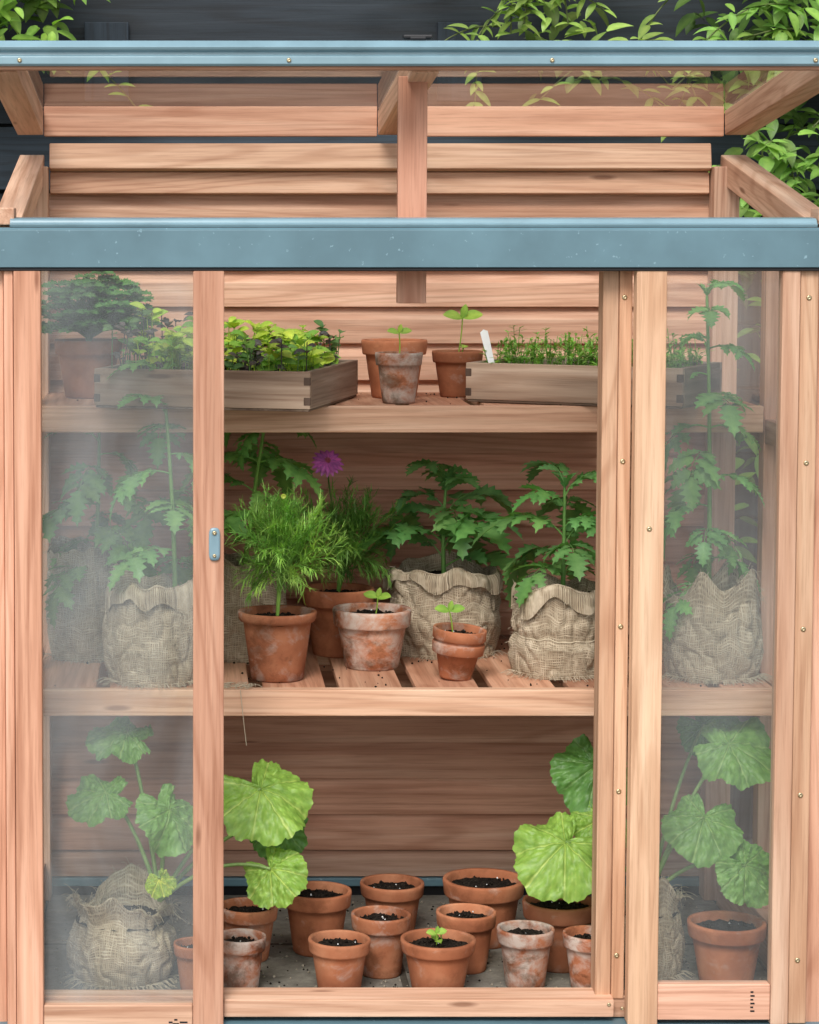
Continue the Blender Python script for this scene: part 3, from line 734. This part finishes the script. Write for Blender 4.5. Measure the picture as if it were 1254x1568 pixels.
greens('lettuce_seedlings',(FLx,FLy),ra,.36,.38,.064,61,'lettuce')
greens('carrot_seedlings',(.47,.38),math.atan2(-.18,.33),.376,.22,.066,62,'fine')
rr=random.Random(9); b=B()
for i in range(230):
    a=rr.uniform(0,6.28); q=.10*rr.random()**.6; top=Vector((-.160+math.cos(a)*q,.48+math.sin(a)*q*.8,ZT+.095+(.13-.4*q)*rr.uniform(.2,1)))
    tube(b,curve(Vector((-.172,.5,ZT+.085)),Vector((-.17,.49,ZT+.13)),top,4),.0009,3,MG)
    for k in range(6):
        aa=rr.uniform(0,6.28); leaf(b,top,Vector((math.cos(aa),math.sin(aa),.3)),Vector((0,-.5,1)),.022,.019,var((.10,.27,.07),.35,rr),7,'lobed',.3,.8)
b.obj('parsley_plant',[LEAF])
PL=B()
pts=[(-.005,0),(.005,0),(.0065,.052),(.0065,.060),(0,.064),(-.0065,.060),(-.0065,.052)]
f=[PL.add((p[0],-.0006,p[1])) for p in pts]; k_=[PL.add((p[0],.0006,p[1])) for p in pts]
PL.face(tuple(f)); PL.face(tuple(reversed(k_)))
for i in range(7): PL.face((f[i],k_[i],k_[(i+1)%7],f[(i+1)%7]))
o=PL.obj('plant_label',[WHITE],None,False); o.location=(.517,.40,ZT+.060); o.rotation_euler=(rad(-8),rad(-14),rad(-5))

# ---------------------------------------------------------------- climbers behind
def climber(name,boxes,seed,c=(.13,.28,.05)):
    rr=random.Random(seed); b=B()
    for (x0,x1,y0,y1,z0,z1,n,vines) in boxes:
        for v in range(vines):
            p0=Vector((rr.uniform(x0,x1),rr.uniform(y0,y1),rr.uniform(z0,z1))); p2=p0+Vector((rr.uniform(-.25,.25),rr.uniform(-.03,.03),rr.uniform(-.14,.14)))
            pts=curve(p0,(p0+p2)/2+Vector((0,0,.06)),p2,9); tube(b,pts,.0016,4,(.16,.2,.07))
            for i in range(0,10):
                for sg in (-1,1):
                    if rr.random()<.75:
                        d=Vector((sg*rr.uniform(.3,1),rr.uniform(-.8,.3),rr.uniform(-.8,.4))); L=rr.uniform(.028,.05)
                        leaf(b,pts[i],d,Vector((0,-.5,1)),L,L*.42,var(c,.35,rr),6,'point',.25,rr.uniform(.2,.9))
        for i in range(n):
            p=Vector((rr.uniform(x0,x1),rr.uniform(y0,y1),rr.uniform(z0,z1)))
            q=noise.noise(p*9)
            if q<-.12: continue
            d=Vector((rr.uniform(-1,1),rr.uniform(-.9,.2),rr.uniform(-1,.4))); L=rr.uniform(.03,.065)
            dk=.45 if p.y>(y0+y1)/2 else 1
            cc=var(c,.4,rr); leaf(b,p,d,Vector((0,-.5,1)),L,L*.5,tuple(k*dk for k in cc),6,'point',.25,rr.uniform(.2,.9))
    return b.obj(name,[LEAF])
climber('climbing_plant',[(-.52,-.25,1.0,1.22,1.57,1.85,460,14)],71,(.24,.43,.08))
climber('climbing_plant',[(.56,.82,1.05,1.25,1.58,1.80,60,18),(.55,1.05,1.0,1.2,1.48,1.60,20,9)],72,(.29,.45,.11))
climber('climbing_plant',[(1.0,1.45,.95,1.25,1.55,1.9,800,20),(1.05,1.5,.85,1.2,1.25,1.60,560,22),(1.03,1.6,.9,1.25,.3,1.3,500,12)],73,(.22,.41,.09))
